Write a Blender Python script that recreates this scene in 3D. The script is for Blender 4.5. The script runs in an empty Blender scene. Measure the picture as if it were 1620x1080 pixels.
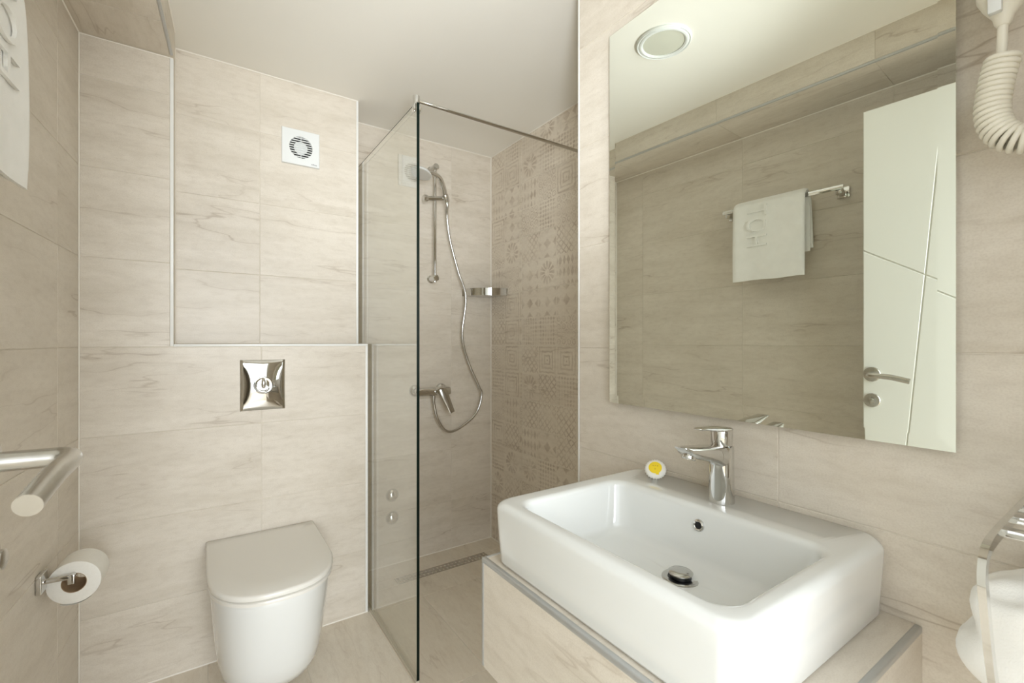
import bpy, bmesh, math, random
from mathutils import Vector, Matrix
random.seed(4)
SC = bpy.context.scene
COL = SC.collection
R = math.radians

# ---------------------------------------------------------------- camera
F_PX, YAW, CAMZ = 725.26, R(34.13), 1.17
cam = bpy.data.cameras.new('camera')
cam.sensor_width = 36.0
cam.lens = F_PX / 1620.0 * 36.0
cam.shift_y = 1.4 / 1620.0
cam.clip_start = 0.02
cam.dof.use_dof = True
cam.dof.focus_distance = 1.25
cam.dof.aperture_fstop = 9.0
camo = bpy.data.objects.new('camera', cam)
COL.objects.link(camo)
camo.location = (0, 0, CAMZ)
camo.rotation_euler = (R(90), 0, -YAW)
SC.camera = camo

# ---------------------------------------------------------------- light: assumed daylight of the bright, unseen room behind the open doorway
world = bpy.data.worlds.new('world')
SC.world = world
world.use_nodes = True
bg = world.node_tree.nodes['Background']
bg.inputs[0].default_value = (0.90, 0.955, 1.0, 1)
bg.inputs[1].default_value = 3.3
# assumed photographer's flash, added unseen behind the camera, turned up so that it bounces off the white ceiling
fl_ = bpy.data.lights.new('assumed_strobe', 'SPOT')
fl_.energy = 106.0
fl_.color = (0.90, 0.955, 1.0)
fl_.spot_size = R(66); fl_.spot_blend = 1.0
fl_.shadow_soft_size = 0.12
flo = bpy.data.objects.new('assumed_strobe', fl_)
COL.objects.link(flo)
flo.location = (0.06, -0.08, 1.22)
wl_ = bpy.data.lights.new('assumed_window_light', 'AREA')     # area light added behind the doorway as an assumed, unseen window; tuned for brightness
wl_.shape = 'RECTANGLE'; wl_.size = 1.8; wl_.size_y = 1.5
wl_.energy = 134.0
wl_.color = (0.90, 0.955, 1.0)
wlo = bpy.data.objects.new('assumed_window_light', wl_)
COL.objects.link(wlo)
wlo.location = (-0.15, -3.2, 1.60)
wlo.rotation_euler = (R(90), 0, 0)
flo.rotation_euler = (Vector((0.92, 1.70, 2.28)) - Vector((0.06, -0.08, 1.22))).to_track_quat('-Z', 'Y').to_euler()
SC.view_settings.view_transform = 'Standard'
SC.view_settings.look = 'None'
SC.view_settings.gamma = 1.0
SC.view_settings.use_curve_mapping = False
SC.view_settings.exposure = 0.0
SC.cycles.max_bounces = 12
SC.cycles.diffuse_bounces = 6
SC.cycles.glossy_bounces = 6
SC.cycles.transparent_max_bounces = 12
SC.cycles.caustics_reflective = True
SC.cycles.blur_glossy = 1.0
SC.cycles.sample_clamp_indirect = 4.0
SC.cycles.caustics_refractive = False
SC.cycles.use_denoising = True

# ---------------------------------------------------------------- measured planes of the room (metres)
PHI = R(3.44)
TP = math.tan(PHI)
XL, YB, YU, YS = -0.3266, 2.0027, 2.1478, 2.3526
XS, XE, XP, XR, XM = -0.0813, 0.5994, 1.4434, 0.9292, 0.9092
ZC, ZS, ZL = 2.2814, 2.1675, 1.1634
YC = 1.0201
YN = -0.13                      # inner face of the wall with the doorway
ZJ = [1.154 + 0.2935 * k for k in range(-4, 5)]
def wx(y): return XL + (y - YB) * TP

# ---------------------------------------------------------------- materials
def lin(c):
    return tuple(((v / 255.0) / 12.92 if v / 255.0 <= 0.04045 else ((v / 255.0 + 0.055) / 1.055) ** 2.4) for v in c) + (1.0,)
class NT:
    def __init__(self, name):
        self.m = bpy.data.materials.new(name)
        self.m.use_nodes = True
        self.t = self.m.node_tree
        self.n = self.t.nodes
        self.b = self.n['Principled BSDF']
    def node(self, kind, **kw):
        nd = self.n.new(kind)
        for k, v in kw.items():
            if k.startswith('i_'):
                nd.inputs[int(k[2:]) if k[2:].isdigit() else k[2:].replace('_', ' ')].default_value = v
            else:
                setattr(nd, k, v)
        return nd
    def link(self, a, b): self.t.links.new(a, b)
    def math(self, op, a, b=None, c=None, clamp=False):
        nd = self.n.new('ShaderNodeMath'); nd.operation = op; nd.use_clamp = clamp
        for i, v in enumerate((a, b, c)):
            if v is None: continue
            if isinstance(v, (int, float)): nd.inputs[i].default_value = v
            else: self.link(v, nd.inputs[i])
        return nd.outputs[0]
    def mix(self, fac, a, b):
        nd = self.n.new('ShaderNodeMix'); nd.data_type = 'RGBA'
        for sock, v in ((nd.inputs[0], fac), (nd.inputs[6], a), (nd.inputs[7], b)):
            if isinstance(v, (int, float, tuple)): sock.default_value = v
            else: self.link(v, sock)
        return nd.outputs[2]
    def ramp(self, fac, stops):
        nd = self.n.new('ShaderNodeValToRGB')
        el = nd.color_ramp.elements
        while len(el) < len(stops): el.new(0.5)
        for e, (p, c) in zip(el, stops):
            e.position = p; e.color = c if len(c) == 4 else c + (1,)
        self.link(fac, nd.inputs[0])
        return nd.outputs[0]
def plain(name, rgb, rough=0.5, metal=0.0, spec=0.5, coat=0.0):
    q = NT(name)
    q.b.inputs['Base Color'].default_value = lin(rgb)
    q.b.inputs['Roughness'].default_value = rough
    q.b.inputs['Metallic'].default_value = metal
    q.b.inputs['Specular IOR Level'].default_value = spec
    if coat:
        q.b.inputs['Coat Weight'].default_value = coat
        q.b.inputs['Coat Roughness'].default_value = 0.04
    return q.m
def noisy(name, rgb, rgb2, scale, rough, bump=0.0, detail=4, metal=0.0):
    q = NT(name)
    tc = q.node('ShaderNodeTexCoord')
    no = q.node('ShaderNodeTexNoise', i_Scale=scale, i_Detail=float(detail))
    q.link(tc.outputs['Object'], no.inputs['Vector'])
    q.link(q.mix(no.outputs[0], lin(rgb), lin(rgb2)), q.b.inputs['Base Color'])
    q.b.inputs['Roughness'].default_value = rough
    q.b.inputs['Metallic'].default_value = metal
    if bump:
        bp = q.node('ShaderNodeBump', i_Strength=bump, i_Distance=0.002)
        q.link(no.outputs[0], bp.inputs['Height']); q.link(bp.outputs[0], q.b.inputs['Normal'])
    return q.m

def stone(name, light, mid, vein, rough=0.38, vein_amt=0.62, pattern=False):
    """beige travertine-look porcelain: long streaks along local x, thin slanting veins, fine grain"""
    q = NT(name)
    tc = q.node('ShaderNodeTexCoord'); oi = q.node('ShaderNodeObjectInfo')
    rnd = oi.outputs['Random']
    comb = q.node('ShaderNodeCombineXYZ')
    q.link(q.math('MULTIPLY', rnd, 31.7), comb.inputs[0])
    q.link(q.math('MULTIPLY', rnd, 57.3), comb.inputs[1])
    q.link(q.math('MULTIPLY', rnd, 13.1), comb.inputs[2])
    add = q.node('ShaderNodeVectorMath', operation='ADD')
    q.link(tc.outputs['Object'], add.inputs[0]); q.link(comb.outputs[0], add.inputs[1])
    def noise(sx, sy, detail, dist, rot=0.0, rough_=0.55):
        mp = q.node('ShaderNodeMapping')
        mp.inputs['Rotation'].default_value = (0, 0, rot)
        mp.inputs['Scale'].default_value = (sx, sy, 1.0)
        q.link(add.outputs[0], mp.inputs['Vector'])
        no = q.node('ShaderNodeTexNoise', i_Scale=1.0, i_Detail=float(detail), i_Distortion=dist, i_Roughness=rough_)
        q.link(mp.outputs[0], no.inputs['Vector'])
        return no.outputs[0]
    streak = noise(2.2, 16, 6, 0.5, R(5))
    cloud = noise(3.0, 6.0, 4, 0.8, R(4))
    body = q.math('ADD', q.math('MULTIPLY', streak, 0.6), q.math('MULTIPLY', cloud, 0.4))
    base = q.ramp(body, [(0.32, lin(mid)), (0.62, lin(light))])
    # thin veins: the zero crossings of a long stretched noise
    v1 = noise(0.9, 6.0, 4, 0.12, R(-6))
    d1 = q.math('ABSOLUTE', q.math('SUBTRACT', v1, 0.5))
    l1 = q.math('SUBTRACT', 1.0, q.math('DIVIDE', d1, 0.0065), clamp=True)
    mask = q.ramp(noise(2.2, 7.0, 2, 0.0), [(0.42, (0, 0, 0, 1)), (0.70, (1, 1, 1, 1))])
    va = q.math('MULTIPLY', q.math('MULTIPLY', l1, mask), vein_amt)
    col = q.mix(va, base, lin(vein))
    # soft brown tint spreading to both sides of the veins
    l2 = q.math('SUBTRACT', 1.0, q.math('DIVIDE', d1, 0.05), clamp=True)
    col = q.mix(q.math('MULTIPLY', q.math('MULTIPLY', l2, mask), 0.14), col, lin(vein))
    grain = noise(330, 420, 2, 0.0)
    col = q.mix(q.math('MULTIPLY', q.math('SUBTRACT', grain, 0.42, clamp=True), 0.55), col, lin(vein))
    mott = noise(26, 70, 3, 0.2)
    col = q.mix(q.math('MULTIPLY', q.math('SUBTRACT', mott, 0.46, clamp=True), 0.55), col, lin(vein))
    pits = q.ramp(noise(120, 190, 1, 0.0), [(0.80, (0, 0, 0, 1)), (0.83, (1, 1, 1, 1))])
    col = q.mix(q.math('MULTIPLY', pits, 0.18), col, lin(vein))
    if pattern:
        # printed patchwork: squares of 147 mm, each with its own faded ornament
        sep = q.node('ShaderNodeSeparateXYZ'); q.link(tc.outputs['Object'], sep.inputs[0])
        C = 0.14675
        jx = q.math('MULTIPLY', q.math('SUBTRACT', noise(38, 38, 2, 0.0), 0.5), 0.10); jy = q.math('MULTIPLY', q.math('SUBTRACT', noise(41, 35, 2, 0.0), 0.5), 0.10)
        u = q.math('ADD', q.math('DIVIDE', sep.outputs[0], C), jx); v = q.math('ADD', q.math('DIVIDE', sep.outputs[1], C), jy)
        cu = q.math('FLOOR', u); cv = q.math('FLOOR', v)
        fu = q.math('SUBTRACT', q.math('FRACT', u), 0.5); fv = q.math('SUBTRACT', q.math('FRACT', v), 0.5)
        cc = q.node('ShaderNodeCombineXYZ')
        q.link(cu, cc.inputs[0]); q.link(cv, cc.inputs[1]); q.link(q.math('MULTIPLY', rnd, 91.0), cc.inputs[2])
        wn = q.node('ShaderNodeTexWhiteNoise'); q.link(cc.outputs[0], wn.inputs['Vector'])
        h = wn.outputs['Value']
        def tri(x, k):   # 0..0.5 triangle wave
            return q.math('ABSOLUTE', q.math('SUBTRACT', q.math('FRACT', q.math('MULTIPLY', x, k)), 0.5))
        def step(x, t, s=0.06):
            return q.math('DIVIDE', q.math('SUBTRACT', x, t - s), 2 * s, clamp=True)
        fu1 = q.math('ADD', fu, 0.5); fv1 = q.math('ADD', fv, 0.5)
        p_dia = step(q.math('ADD', tri(fu1, 5.0), tri(fv1, 2.5)), 0.58)
        p_chk = step(q.math('MULTIPLY', q.math('SINE', q.math('MULTIPLY', q.math('ADD', fu, fv), 22.0)),
                            q.math('SINE', q.math('MULTIPLY', q.math('SUBTRACT', fu, fv), 22.0))), 0.12, 0.15)
        rr = q.math('SQRT', q.math('ADD', q.math('MULTIPLY', fu, fu), q.math('MULTIPLY', fv, fv)))
        th = q.math('ARCTAN2', fv, fu)
        petal = q.math('ABSOLUTE', q.math('COSINE', q.math('MULTIPLY', th, 6.0)))
        p_flw = q.math('MULTIPLY', step(petal, 0.55, 0.2), q.math('SUBTRACT', step(rr, 0.12, 0.02), step(rr, 0.40, 0.03), clamp=True))
        mx = q.math('MAXIMUM', q.math('ABSOLUTE', fu), q.math('ABSOLUTE', fv))
        p_sq = step(tri(mx, 7.0), 0.30, 0.08)
        p_cir = step(tri(q.math('SQRT', q.math('ADD', q.math('POWER', tri(fu1, 4.0), 2.0), q.math('POWER', tri(fv1, 4.0), 2.0))), 3.2), 0.28, 0.1)
        p_lat = q.math('MAXIMUM', step(tri(q.math('ADD', fu1, fv1), 4.0), 0.38, 0.06), step(tri(q.math('SUBTRACT', fu1, fv1), 4.0), 0.38, 0.06))
        p_big = step(q.math('ADD', tri(fu1, 2.0), tri(fv1, 2.0)), 0.62, 0.05)
        out = p_dia
        for k, pp in enumerate((p_chk, p_flw, p_sq, p_cir, p_lat, p_big)):
            sel = q.math('GREATER_THAN', h, (k + 1) / 7.0)
            nd = q.n.new('ShaderNodeMix'); nd.data_type = 'FLOAT'
            q.link(sel, nd.inputs[0]); q.link(out, nd.inputs[2]); q.link(pp, nd.inputs[3]); out = nd.outputs[0]
        wear = q.ramp(noise(11, 11, 5, 0.3), [(0.36, (0.12, 0.12, 0.12, 1)), (0.66, (1, 1, 1, 1))])
        edge = q.math('SUBTRACT', 1.0, step(mx, 0.478, 0.012))
        amt = q.math('MULTIPLY', q.math('MULTIPLY', q.math('MULTIPLY', out, edge), wear), 0.52)
        col = q.mix(amt, col, lin((148, 124, 100)))
    q.link(col, q.b.inputs['Base Color'])
    q.b.inputs['Roughness'].default_value = rough
    q.b.inputs['Specular IOR Level'].default_value = 0.42
    bp = q.node('ShaderNodeBump', i_Strength=0.06, i_Distance=0.002)
    q.link(body, bp.inputs['Height']); q.link(bp.outputs[0], q.b.inputs['Normal'])
    return q.m

M = {}
M['stone'] = stone('beige_stone_tile', (224, 216, 203), (209, 200, 185), (160, 143, 122))
M['stone_floor'] = stone('floor_stone_tile', (236, 228, 213), (225, 215, 198), (176, 157, 134), rough=0.3, vein_amt=0.45)
M['stone_print'] = stone('patchwork_stone_tile', (229, 220, 205), (217, 206, 190), (164, 146, 124), pattern=True)
M['grout'] = noisy('light_grout', (226, 219, 206), (214, 206, 192), 60, 0.8)
M['plaster'] = noisy('white_ceiling_paint', (240, 237, 229), (235, 232, 223), 3, 0.75)
M['trim'] = plain('satin_white_metal_trim', (232, 232, 228), 0.32)
M['alu'] = noisy('satin_aluminium_trim', (196, 197, 195), (184, 185, 184), 40, 0.33, metal=0.55)
M['ceramic'] = plain('white_glazed_ceramic', (228, 229, 226), 0.09, coat=0.35)
M['lid'] = plain('white_seat_plastic', (229, 226, 218), 0.22)
M['chrome'] = plain('polished_chrome', (214, 213, 210), 0.05, metal=1.0)
M['chrome_soft'] = noisy('satin_chrome', (208, 207, 203), (190, 188, 184), 25, 0.16, metal=1.0)
M['steel'] = noisy('brushed_nickel', (208, 205, 199), (192, 188, 181), 90, 0.27, metal=1.0)
M['dark'] = plain('dark_cavity', (22, 20, 18), 0.7)
M['black'] = plain('black_rubber', (14, 14, 15), 0.35)
M['plastic'] = plain('white_abs_plastic', (226, 228, 226), 0.3)
M['plastic_grey'] = plain('pale_grey_plastic', (206, 203, 196), 0.45)  # even pale grey plastic for the spray face and mirror backing
M['cream'] = plain('cream_plastic', (232, 227, 212), 0.35)
M['door'] = plain('white_satin_lacquer', (234, 234, 226), 0.24)
M['ink'] = plain('grey_print', (84, 84, 84), 0.6)
M['ink_brown'] = plain('brown_print', (170, 120, 50), 0.6)
M['yellow'] = plain('yellow_paper', (244, 214, 40), 0.5)
M['frost'] = plain('frosted_lamp_glass', (206, 206, 192), 0.45)
M['card'] = noisy('brown_cardboard', (176, 150, 118), (158, 132, 102), 80, 0.9)
M['tissue'] = noisy('white_tissue_paper', (242, 240, 233), (233, 230, 222), 160, 0.95, bump=0.15)
M['oak'] = noisy('hall_floor_wood', (190, 170, 142), (172, 150, 122), 6, 0.5)
M['edge'] = plain('green_black_glass_edge', (9, 22, 17), 0.3, spec=0.12)
M['seal'] = plain('clear_seal_strip', (196, 188, 170), 0.25)

def make_terry():
    q = NT('white_terry_cloth')
    tc = q.node('ShaderNodeTexCoord')
    n1 = q.node('ShaderNodeTexNoise', i_Scale=420.0, i_Detail=2.0)
    n2 = q.node('ShaderNodeTexNoise', i_Scale=26.0, i_Detail=3.0)
    q.link(tc.outputs['Object'], n1.inputs['Vector']); q.link(tc.outputs['Object'], n2.inputs['Vector'])
    q.link(q.mix(n2.outputs[0], lin((236, 235, 230)), lin((248, 247, 243))), q.b.inputs['Base Color'])
    q.b.inputs['Roughness'].default_value = 0.95
    q.b.inputs['Sheen Weight'].default_value = 0.25
    hh = q.math('ADD', q.math('MULTIPLY', n1.outputs[0], 0.5), q.math('MULTIPLY', n2.outputs[0], 1.2))
    bp = q.node('ShaderNodeBump', i_Strength=0.5, i_Distance=0.0025)
    q.link(hh, bp.inputs['Height']); q.link(bp.outputs[0], q.b.inputs['Normal'])
    return q.m
M['terry'] = make_terry()

def make_glass():
    q = NT('clear_safety_glass')
    q.n.remove(q.b)
    out = q.n['Material Output']
    tr = q.node('ShaderNodeBsdfTransparent'); tr.inputs[0].default_value = (0.975, 0.986, 0.970, 1)
    gl = q.node('ShaderNodeBsdfGlossy'); gl.inputs['Color'].default_value = (1, 1, 1, 1); gl.inputs['Roughness'].default_value = 0.0
    lw = q.node('ShaderNodeLayerWeight'); lw.inputs[0].default_value = 0.5
    f = q.math('ADD', q.math('MULTIPLY', q.math('POWER', lw.outputs['Facing'], 5.0), 1.25), 0.045, clamp=True)
    ms = q.node('ShaderNodeMixShader')
    q.link(f, ms.inputs[0]); q.link(tr.outputs[0], ms.inputs[1]); q.link(gl.outputs[0], ms.inputs[2])
    q.link(ms.outputs[0], out.inputs[0])
    return q.m
M['glass'] = make_glass()
M['mirror'] = plain('silvered_mirror', (244, 248, 241), 0.0, metal=1.0)

# ---------------------------------------------------------------- mesh helpers
def V(*a): return Vector(a)
def finish(name, bm, mat, parent=None, smooth=35, loc=None, mats=None):
    bmesh.ops.recalc_face_normals(bm, faces=bm.faces)
    me = bpy.data.meshes.new(name)
    for f in bm.faces: f.smooth = bool(smooth)
    bm.to_mesh(me); bm.free()
    if smooth: me.set_sharp_from_angle(angle=R(smooth))
    for mm in (mats or [mat]): me.materials.append(M[mm])
    o = bpy.data.objects.new(name, me)
    COL.objects.link(o)
    if parent is not None:
        o.parent = parent
        p = parent
        o.matrix_parent_inverse = WM[p.name].inverted()
        WM[o.name] = Matrix.Identity(4)
    else:
        WM[o.name] = Matrix.Identity(4)
    return o
WM = {}
def thing(name, label, cat, loc, group=None, kind=None):
    o = bpy.data.objects.new(name, None)
    COL.objects.link(o)
    o.location = loc
    o.empty_display_size = 0.05
    WM[o.name] = Matrix.Translation(loc)
    if label: o['label'] = label
    if cat: o['category'] = cat
    if group: o['group'] = group
    if kind: o['kind'] = kind
    return o
def tag(o, label, cat=None, group=None, kind=None):
    o['label'] = label
    if cat: o['category'] = cat
    if group: o['group'] = group
    if kind: o['kind'] = kind
    return o
def B(): return bmesh.new()
def box(bm, x0, x1, y0, y1, z0, z1, bev=0.0, seg=2, mtx=None):
    vs = [bm.verts.new((x, y, z)) for x in (x0, x1) for y in (y0, y1) for z in (z0, z1)]
    fs = [bm.faces.new([vs[i] for i in f]) for f in ((0, 1, 3, 2), (4, 6, 7, 5), (0, 4, 5, 1), (2, 3, 7, 6), (0, 2, 6, 4), (1, 5, 7, 3))]
    bmesh.ops.recalc_face_normals(bm, faces=fs)
    allv = vs
    if bev > 0:
        es = list({e for f in fs for e in f.edges})
        r = bmesh.ops.bevel(bm, geom=es, offset=bev, segments=seg, profile=0.5, affect='EDGES')
        allv = list({v for f in r['faces'] for v in f.verts})
        allv = [v for v in allv]
    if mtx is not None:
        bmesh.ops.transform(bm, matrix=mtx, verts=allv)
    return allv
def frames(pts):
    pts = [Vector(p) for p in pts]
    n = len(pts)
    tan = [(pts[min(i + 1, n - 1)] - pts[max(i - 1, 0)]).normalized() for i in range(n)]
    ref = Vector((0, 0, 1)) if abs(tan[0].z) < 0.9 else Vector((1, 0, 0))
    a = tan[0].cross(ref).normalized()
    out = []
    for i in range(n):
        a = (a - tan[i] * a.dot(tan[i])).normalized()
        out.append((pts[i], a, tan[i].cross(a).normalized()))
    return out
def tube(bm, pts, r, seg=14, caps=True):
    fr = frames(pts)
    rs = r if isinstance(r, (list, tuple)) else [r] * len(fr)
    rings = []
    for (p, a, b), rad in zip(fr, rs):
        rings.append([bm.verts.new(p + a * math.cos(2 * math.pi * k / seg) * rad + b * math.sin(2 * math.pi * k / seg) * rad) for k in range(seg)])
    skin(bm, rings, caps)
def skin(bm, rings, caps=True, closed=True):
    n = len(rings[0])
    for r0, r1 in zip(rings, rings[1:]):
        for k in range(n if closed else n - 1):
            bm.faces.new((r0[k], r0[(k + 1) % n], r1[(k + 1) % n], r1[k]))
    if caps is True or caps == 'both' or caps == 'start': bm.faces.new(list(reversed(rings[0])))
    if caps is True or caps == 'both' or caps == 'end': bm.faces.new(rings[-1])
def lathe(bm, prof, origin, axis, seg=32, caps=True):
    axis = Vector(axis).normalized(); o = Vector(origin)
    ref = Vector((0, 0, 1)) if abs(axis.z) < 0.9 else Vector((1, 0, 0))
    a = axis.cross(ref).normalized(); b = axis.cross(a).normalized()
    rings = []
    for r, h in prof:
        rings.append([bm.verts.new(o + axis * h + (a * math.cos(2 * math.pi * k / seg) + b * math.sin(2 * math.pi * k / seg)) * max(r, 1e-5)) for k in range(seg)])
    skin(bm, rings, caps)
def catmull(pts, sub=8):
    P = [Vector(p) for p in pts]
    P = [P[0] * 2 - P[1]] + P + [P[-1] * 2 - P[-2]]
    out = []
    for i in range(1, len(P) - 2):
        for s in range(sub):
            t = s / sub
            a, b, c, d = P[i - 1], P[i], P[i + 1], P[i + 2]
            out.append(0.5 * ((2 * b) + (c - a) * t + (2 * a - 5 * b + 4 * c - d) * t * t + (3 * b - a - 3 * c + d) * t ** 3))
    out.append(P[-2])
    return out
def rrect(x0, x1, y0, y1, r, z, k=6):
    pts = []
    for cx, cy, a0 in ((x1 - r, y1 - r, 0), (x0 + r, y1 - r, 90), (x0 + r, y0 + r, 180), (x1 - r, y0 + r, 270)):
        for i in range(k + 1):
            a = R(a0 + 90 * i / k)
            pts.append((cx + r * math.cos(a), cy + r * math.sin(a), z))
    return pts
def loft(bm, loops, caps=True):
    rings = [[bm.verts.new(p) for p in lp] for lp in loops]
    skin(bm, rings, caps)
def frame(o, u, n):
    """matrix with local x = u (along the wall), local z = n (out of the wall), local y = n x u"""
    u = Vector(u).normalized(); n = Vector(n).normalized(); v = n.cross(u)
    m = Matrix.Identity(4)
    for i in range(3):
        m[i][0], m[i][1], m[i][2], m[i][3] = u[i], v[i], n[i], o[i]
    return m
def tile_mesh(w, h, t=0.008, c=0.0009):
    bm = B()
    lo = [(0, 0), (w, 0), (w, h), (0, h)]
    hi = [(c, c), (w - c, c), (w - c, h - c), (c, h - c)]
    r0 = [bm.verts.new((x, y, -t)) for x, y in lo]
    r1 = [bm.verts.new((x, y, -c)) for x, y in lo]
    r2 = [bm.verts.new((x, y, 0)) for x, y in hi]
    for a, b in ((r0, r1), (r1, r2)):
        for k in range(4): bm.faces.new((a[k], a[(k + 1) % 4], b[(k + 1) % 4], b[k]))
    bm.faces.new(r2)
    return bm
def tiles(parent, mtx, u0, u1, v0, v1, uj, vj, mat, gap=0.0018, name='tile'):
    """every tile of a rectangle of wall is its own object; joints show the recessed grout behind"""
    us = [u0] + sorted(x for x in uj if u0 + 0.012 < x < u1 - 0.012) + [u1]
    vs = [v0] + sorted(x for x in vj if v0 + 0.012 < x < v1 - 0.012) + [v1]
    for a, b in zip(us, us[1:]):
        for c, d in zip(vs, vs[1:]):
            w, h = b - a - gap, d - c - gap
            if w < 0.004 or h < 0.004: continue
            bm = tile_mesh(w, h)
            o = finish(name, bm, mat, None, smooth=0)
            o.parent = parent
            jig = random.uniform(-0.00025, 0.00025)
            o.matrix_basis = mtx @ Matrix.Translation((a + gap / 2, c + gap / 2, jig))
GD = 0.0016   # grout depth behind the tile faces
def struct(name, bm, mat, label, smooth=0):
    o = finish(name, bm, mat, None, smooth=smooth)
    o['kind'] = 'structure'; o['label'] = label
    return o

# ================================================================= room shell
bm = B(); box(bm, -0.62, 1.56, YN - 0.12, 2.48, -0.10, -GD)
floor = struct('floor', bm, 'grout', 'beige stone tiled bathroom floor with thin light joints')
FM = frame((0, 0, 0), (0, 1, 0), (0, 0, 1))           # tiles run lengthways along y: local x = y, local y = -x
tiles(floor, FM, YN - 0.1, YB, -XE - 0.004, 0.47, [0.20, 0.79, 1.385], [-0.02, 0.28, -0.315], 'stone_floor')
tiles(floor, FM, YN - 0.1, 1.41, -0.93, -XE - 0.004, [0.235, 0.82], [-0.90], 'stone_floor')
tiles(floor, FM, 1.41, 1.98, -XP, -XE - 0.004, [], [-0.847, -1.140], 'stone_floor')
tiles(floor, FM, 1.98, 2.142, -XP, -XE - 0.004, [], [-0.847, -1.140], 'stone_floor')
tiles(floor, FM, 2.142, 2.208, -0.789, -XE - 0.004, [], [], 'stone_floor')
tiles(floor, FM, 2.142, 2.208, -XP, -1.306, [], [], 'stone_floor')
tiles(floor, FM, 2.208, YS, -XP, -XE - 0.004, [], [-0.847, -1.140], 'stone_floor')
tiles(floor, FM, YC, 1.41, -XP, -0.93, [], [-1.19], 'stone_floor')

bm = B(); box(bm, -0.62, 1.56, YN - 0.12, 2.48, ZC, ZC + 0.1)
ceil = struct('ceiling', bm, 'plaster', 'plain white painted bathroom ceiling')

# left wall, turned a few degrees against the others
LM = Matrix.Translation((wx(0), 0, 0)) @ Matrix.Rotation(-PHI, 4, 'Z')      # local x = out of wall, local y = along wall
LU = 1 / math.cos(PHI)
def LP(y, d, z): return LM @ Vector((d, y * LU, z))
bm = B(); box(bm, -0.10, -GD, (YN - 0.12) * LU, (YS + 0.1) * LU, 0, ZC, mtx=LM)
wl = struct('wall_left', bm, 'grout', 'beige stone tiled wall with towel rail and paper holder')
LT = LM @ frame((0, 0, 0), (0, -1, 0), (1, 0, 0))     # local x = -y
LT = LM @ frame((0, 0, 0), (0, 1, 0), (1, 0, 0))
# n x u = x cross y = z : local y is up
tiles(wl, LT, YN * LU, YB * LU - 0.002, 0, ZS, [0.06 * LU, 0.643 * LU, 1.224 * LU, 1.806 * LU], ZJ, 'stone')
# boxed-in soffit along the left wall
SW = XS - XL
bm = B(); box(bm, 0.0, SW - GD, YN * LU, YB * LU + 0.06, ZS + GD, ZC, mtx=LM)
sof = struct('wall_soffit', bm, 'grout', 'tiled boxed-in soffit running along the top of the left wall')
ST = LM @ frame((0, 0, ZS), (0, 1, 0), (0, 0, -1))     # v = n x u = (-z) x y = +x
tiles(sof, ST, YN * LU, YB * LU - 0.002, 0.002, SW - 0.008, [0.10 * LU, 0.64 * LU, 1.224 * LU, 1.806 * LU], [], 'stone')
SV = LM @ frame((SW, 0, 0), (0, 1, 0), (1, 0, 0))
tiles(sof, SV, YN * LU, YB * LU + 0.05, ZS + 0.008, ZC - 0.002, [0.10 * LU, 0.64 * LU, 1.224 * LU, 1.806 * LU], [], 'stone')

# wall behind the toilet: full height strip, low cistern wall with ledge, set-back panel above
bm = B()
box(bm, XL - 0.12, XE - GD, YB + GD, YS + 0.1, 0, ZL - GD)
box(bm, XL - 0.12, XS - GD, YB + GD, YS + 0.1, ZL - GD, ZC)
box(bm, XS - GD, XE - GD, YU + GD, YS + 0.1, ZL - GD, ZC)
wb = struct('wall_back', bm, 'grout', 'beige stone tiled wall behind the toilet with a ledge and set-back panel')
BT = frame((0, YB, 0), (1, 0, 0), (0, -1, 0))          # n x u = (-y) x x = z
UT = frame((0, YU, 0), (1, 0, 0), (0, -1, 0))
tiles(wb, BT, XL + 0.002, XE - 0.009, 0, 1.154, [0.192], ZJ, 'stone')
tiles(wb, BT, XL + 0.002, XS - 0.009, 1.154, ZS, [], ZJ, 'stone')
tiles(wb, UT, XS, XE - 0.009, ZL, ZC - 0.003, [0.20], ZJ, 'stone')
tiles(wb, frame((0, 0, ZL), (1, 0, 0), (0, 0, 1)), XS, XE - 0.009, YB + 0.010, YU, [0.20], [], 'stone')
ET = frame((XE, 0, 0), (0, 1, 0), (1, 0, 0))
tiles(wb, ET, YB + 0.009, YS, 0, ZL, [], ZJ, 'stone')
tiles(wb, ET, YU + 0.009, YS, ZL, ZC - 0.003, [], ZJ, 'stone')
tiles(wb, frame((XS, 0, 0), (0, 1, 0), (1, 0, 0)), YB + 0.009, YU, ZL, ZC - 0.003, [], ZJ, 'stone')

bm = B(); box(bm, XE, XP + 0.1, YS + GD, YS + 0.1, 0, ZC)
wsb = struct('wall_shower_back', bm, 'grout', 'beige stone tiled shower wall carrying the shower rail')
tiles(wsb, frame((0, YS, 0), (1, 0, 0), (0, -1, 0)), XE, XP - 0.002, 0, ZC - 0.003, [1.178], ZJ, 'stone')
bm = B(); box(bm, XP + GD, XP + 0.1, YC - 0.05, YS + 0.1, 0, ZC)
wss = struct('wall_shower_side', bm, 'grout', 'shower side wall of faded patchwork print tiles')
tiles(wss, frame((XP, 0, 0), (0, -1, 0), (-1, 0, 0)), -YS + 0.002, -YC, 0, ZC - 0.003, [-2.035, -1.448], ZJ, 'stone_print')
bm = B(); box(bm, XR + GD, XP + 0.1, YN - 0.12, YC - 0.0025, 0, ZC)
wr = struct('wall_right', bm, 'grout', 'beige stone tiled wall with mirror and basin')
tiles(wr, frame((XR, 0, 0), (0, -1, 0), (-1, 0, 0)), -YC + 0.006, -YN, 0, ZC - 0.003, [-0.448, 0.13], ZJ, 'stone')
tiles(wr, frame((0, YC, 0), (-1, 0, 0), (0, 1, 0)), -XP, -XR - 0.006, 0, ZC - 0.003, [-1.2], ZJ, 'stone')
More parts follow.
